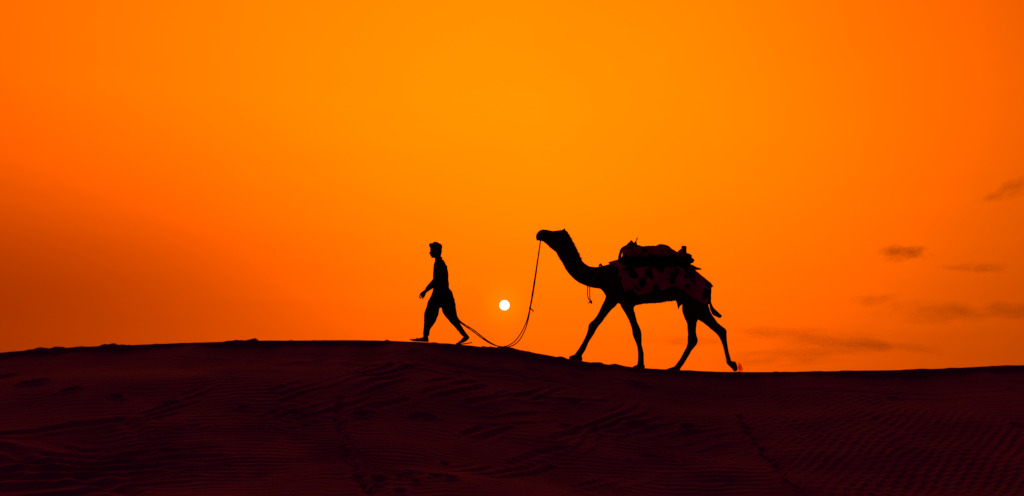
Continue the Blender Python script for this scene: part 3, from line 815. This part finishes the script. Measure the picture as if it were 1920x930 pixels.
# far arm, hanging back, closed on the rope
mb.loft([(820, 496, 838, 499, .06, AF), (823, 511, 837, 512, .050, AF), (827, 526, 839, 525, .044, AF), (830.6, 540, 840.6, 538.4, .038, AF + .005), (835, 552, 842.4, 549.5, .028, AF + .01), (837.6, 558, 844.0, 555.6, .024, AF + .012), (838.6, 563, 847.4, 559.6, .018, AF + .014), (840, 568, 849.6, 564, .016, AF + .012), (841.4, 571, 850.6, 567, .013, AF + .008)], YW, n=16)
GRIP = P(846.6, 571.6, YW + AF - .016)
for k, (a, b_) in enumerate(((850.0, 567.2), (847.6, 568.4), (845.2, 569.6), (842.8, 570.8))):
    r0 = .0092 if k < 3 else .0082
    finger([(a, b_, 0), (a + 1.4, b_ + 3.0, -.006), (a + 1.1, b_ + 3.6, -.030), (a - 1.0, b_ + 1.0, -.042), (a - 2.0, b_ - 1.0, -.030)], AF + .008, r0)
finger([(845.6, 560.6, 0), (849.4, 563.6, -.022), (849.6, 567.6, -.040), (847.2, 570.0, -.050)], AF + .008, .010)
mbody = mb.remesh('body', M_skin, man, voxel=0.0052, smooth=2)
for sy in (-1, 1):
    eb = MB(); eb.ball(P(808.6, 471.0, YW + sy * .032), .011, .012, .009, n=10); eb.build('eye', M_eye, man)
hr = MB()
hr.loft([(813, 455.0, 821.5, 454.8, .035), (806.6, 457.8, 826.2, 458.0, .070), (804.8, 461.0, 828.4, 461.6, .079), (806.4, 464.6, 829.0, 464.6, .082), (811.0, 467.6, 829.0, 468.5, .082), (816.5, 471, 828.8, 472, .079), (820, 475, 828.0, 475.4, .070), (821.5, 478.6, 826.2, 478.8, .055)], YW, n=22)
hr.ball(P(808.2, 459.6, YW), .040, .058, .036, n=12); hr.ball(P(818.5, 457.2, YW), .055, .06, .030, n=12); hr.ball(P(826, 463, YW), .034, .06, .05, n=12)
for _ in range(80):
    an = rr.uniform(0, 6.28); f = rr.random() ** .6
    hx = 816.5 + 10.5 * math.cos(an) * f; yo = .062 * math.sin(an) * f
    hy = 454.2 + 4.4 * f * f + rr.uniform(0, 2.2)
    hr.ball(P(hx, hy, YW + yo), rr.uniform(.012, .02), rr.uniform(.012, .02), rr.uniform(.012, .018), n=8)
hr.remesh('hair', M_black, man, voxel=0.0058, smooth=1, rough=((45, .010), (90, .005)))
sh = MB()
sh.loft([(815.4, 489.5, 832, 487.4, .075), (814.0, 493.5, 835.4, 493.5, .150), (812.9, 500, 837.6, 500, .185), (812.0, 509, 840.4, 509, .192), (811.9, 521, 840.9, 521, .176), (812.4, 533, 841.4, 533, .165), (812.0, 541, 843.0, 541, .168), (810.8, 549, 846.4, 548.4, .176), (810.2, 552, 847.0, 551.5, .178)], YW, n=26, power=2.2)
sh.loft([(818.4, 494.0, 838.6, 498, .066, AN), (817.4, 508, 837.4, 512, .064, AN), (814.6, 518, 833.4, 528, .060, AN), (811.6, 523, 823, 539, .054, AN), (807.4, 528.0, 813.6, 539.6, .047, AN - .005), (801.6, 535.0, 807.4, 543.6, .040, AN - .01), (797.2, 540.4, 802.6, 546.8, .034, AN - .012)], YW, n=18)
sh.loft([(818.4, 494.0, 838.6, 498, .066, AF), (820.4, 510, 839.4, 512, .062, AF), (825, 525, 841, 525, .056, AF), (828.6, 539, 842.2, 538, .05, AF + .005), (833.0, 551, 843.6, 548.5, .038, AF + .01)], YW, n=18)
sh.remesh('shirt', M_shirt, man, voxel=0.0075, smooth=2, rough=((14, .010), (34, .006)))
co_ = MB()
co_.loft([(815.0, 490.0, 830.2, 485.0, .066), (815.0, 487.6, 829.2, 481.9, .062), (816.2, 487.2, 828.4, 482.0, .055)], YW, n=20, sub=3)
co_.remesh('collar', M_shirt, man, voxel=0.006, smooth=1)
tr = MB()
tr.loft([(812.6, 541, 842.6, 541, .158), (811.0, 547, 847.0, 546.5, .180), (807.4, 556, 850.6, 556, .195), (803.2, 566, 853.2, 566, .198), (806, 571.5, 850, 572, .165), (817, 576.4, 834, 576.4, .08)], YW, n=26, power=2.2)
tr.loft([(803.6, 562, 830, 566, .12, .08), (799.4, 575, 824.6, 577, .118, .09), (796.0, 585, 823.0, 587, .115, .09), (794.9, 596, 819.8, 597, .105, .09), (794.2, 607, 814.0, 607, .09, .09), (793.6, 617, 807.4, 617, .074, .09), (793.2, 624, 805.8, 624, .064, .09), (793.0, 629, 805.4, 629.5, .060, .09)], YW, n=20)
tr.loft([(824, 562, 852.8, 563, .12, -.08), (826, 575.5, 855.0, 576, .12, -.09), (830, 586, 856.4, 584, .115, -.09), (835, 593.2, 859, 597, .103, -.09), (842.5, 602, 862.6, 604.5, .088, -.09), (849.5, 610, 866.4, 612.2, .072, -.09), (857, 618.5, 871.4, 619.5, .062, -.09), (862.6, 625.2, 875.4, 625.4, .056, -.09), (864.4, 628.6, 877.4, 627.8, .052, -.09)], YW, n=20)
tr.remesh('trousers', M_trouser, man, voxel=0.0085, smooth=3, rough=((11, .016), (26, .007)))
def sandal(pts, yo, strap):
    e = empty('sandal', man.location); e.parent = man; e.location = (0, 0, 0)
    cs = crv([P(a, b_, YW + yo) for a, b_ in pts], 5)
    s = MB(); n = len(cs); rings = []
    for i, c in enumerate(cs):
        u = i / (n - 1)
        hw = .046 * (math.sin(math.pi * min(max(u * .94 + .03, 0), 1)) ** .35) * (1 - .2 * u)
        d = (cs[min(i + 1, n - 1)] - cs[max(i - 1, 0)]).normalized(); nr = Vector((d.z, 0, -d.x)); nr = nr if nr.z > 0 else -nr
        ring = []
        for j in range(12):
            th = 2 * math.pi * j / 12
            ring.append(c + Vector((0, hw * math.cos(th), 0)) + nr * (.009 * math.copysign(abs(math.sin(th)) ** .5, math.sin(th))))
        rings.append(ring)
    s.rings(rings)
    o = s.build('sole', M_leather, e); o.location = -man.location
    st = MB(); st.tube(crv([P(a, b_, YW + yo + dy) for a, b_, dy in strap], 5), .009, 8)
    o = st.build('strap', M_leather, e); o.location = -man.location
sandal([(768.2, 635.4), (771.5, 637.8), (777, 638.9), (788, 639.6), (797, 640.2), (804.4, 640.4)], .09, [(784, 639, -.05), (782.5, 635, -.045), (781.5, 633.6, 0), (782.5, 635, .045), (784, 639, .05)])
sandal([(854.6, 644.6), (858.5, 645.2), (866, 645.0), (873, 644.4), (880, 643.2), (885.4, 642.2)], -.09, [(863, 645, -.05), (861.6, 641, -.045), (861.0, 640.0, 0), (861.6, 641, .045), (863, 645, .05)])

# ------------------------------------------------------------------ lead rope
rope = empty('lead_rope', P(947, 651, YW))
tag(rope, 'slack doubled lead rope hanging from the camel muzzle to the man', 'rope')
g1 = GRIP
tail_ = P(840.5, 566, YW + AF - .03)
s1 = [tail_, g1, P(860, 601.0, YW + .15), P(885.8, 620.6, YW + .12), P(911.6, 639.4, YW + .08), P(929.7, 648.0, YW + .05), P(946.5, 649.6, YW + .03), P(963.2, 641.6, YW + .02), P(976, 625.8, YW), P(986.5, 604.6, YW), P(993.0, 580.4, YW), P(999.2, 543, YW), P(1008.0, 486.5, YW), P(1013.2, 451.4, YW)]
s2 = [tail_ + Vector((.004, .012, 0)), g1 + Vector((.008, .008, .006)), P(860.8, 599.8, YW + .17), P(889, 619.4, YW + .14), P(915.5, 639.8, YW + .11), P(936.5, 650.0, YW + .08), P(954.5, 650.2, YW + .06), P(971, 641, YW + .05), P(983.5, 620.6, YW + .04), P(990.2, 600, YW + .03), P(994.0, 580, YW + .02), P(1000.8, 543, YW + .02), P(1008.8, 486.5, YW + .015), P(1013.6, 451.4, YW + .008)]
for s in (s1, s2):
    cs = crv(s, 10)
    rb = MB(); rb.tube(cs, [.0106 + .0010 * math.sin(i * 1.7) for i in range(len(cs))], 8)
    rb.build('strand', M_rope, rope)
kb = MB(); kk = P(993.7, 579.4, YW + .01)
kb.ball(kk, .018, .02, .02, n=10)
kb.tube(crv([kk, P(997, 580.2, YW - .01), P(1000.4, 584, YW - .02)], 5), [.014, .013, .013, .012, .012, .012, .012, .012, .012, .013, .016], 8)
kb.tube(crv([kk, P(995, 577.6, YW + .03), P(992.2, 576.6, YW)], 4), .010, 8)
kb.build('knot', M_rope, rope)
pg = MB(); p0 = P(1013.4, 450.6, YW); pg.ball(p0, .018, .05, .016, n=10); pg.build('chin_knot', M_rope, rope)

# ------------------------------------------------------------------ sand flicked up by the trailing hoof
M_puff = bpy.data.materials.new('flung_sand_dust'); M_puff.use_nodes = True
tn = M_puff.node_tree; tn.nodes.clear(); hN = NT(tn)
tcn = hN.n('ShaderNodeTexCoord')
nz = hN.n('ShaderNodeTexNoise'); nz.inputs['Scale'].default_value = 60.0; nz.inputs['Detail'].default_value = 4.0
tn.links.new(tcn.outputs['Object'], nz.inputs['Vector'])
pc = P(1386.0, 690, YW + NEAR)
sb_ = hN.n('ShaderNodeVectorMath', operation='SUBTRACT'); tn.links.new(tcn.outputs['Object'], sb_.inputs[0]); sb_.inputs[1].default_value = pc
dv_ = hN.n('ShaderNodeVectorMath', operation='DIVIDE'); tn.links.new(sb_.outputs[0], dv_.inputs[0]); dv_.inputs[1].default_value = (.085, .07, .125)
ln_ = hN.n('ShaderNodeVectorMath', operation='LENGTH'); tn.links.new(dv_.outputs[0], ln_.inputs[0])
fall = hN.m('MAXIMUM', hN.m('SUBTRACT', 1.0, ln_.outputs['Value']), 0.0)
dn = hN.m('MULTIPLY', hN.m('MULTIPLY', hN.m('MAXIMUM', hN.m('SUBTRACT', nz.outputs['Fac'], 0.30), 0.0), fall), 330.0)
va = hN.n('ShaderNodeVolumeAbsorption'); va.inputs['Color'].default_value = (0.80, 0.20, 0.30, 1); tn.links.new(dn, va.inputs['Density'])
outn = hN.n('ShaderNodeOutputMaterial'); tn.links.new(va.outputs[0], outn.inputs['Volume'])
gb = MB(); yo = NEAR
gb.loft([(1383.5, 680.5, 1383.5, 690, .03, yo), (1386.5, 678.6, 1386, 696.5, .05, yo), (1389.5, 683, 1389, 696.8, .05, yo), (1392.5, 689.5, 1392, 697, .04, yo), (1396, 694.5, 1396, 697, .02, yo)], YW, n=16)
sp = gb.remesh('sand_spray', M_puff, None, voxel=0.006, smooth=1, rough=((30, .02), (60, .01)))
tag(sp, 'puff of red sand flicked up behind the trailing camel foot', 'sand', kind='stuff')
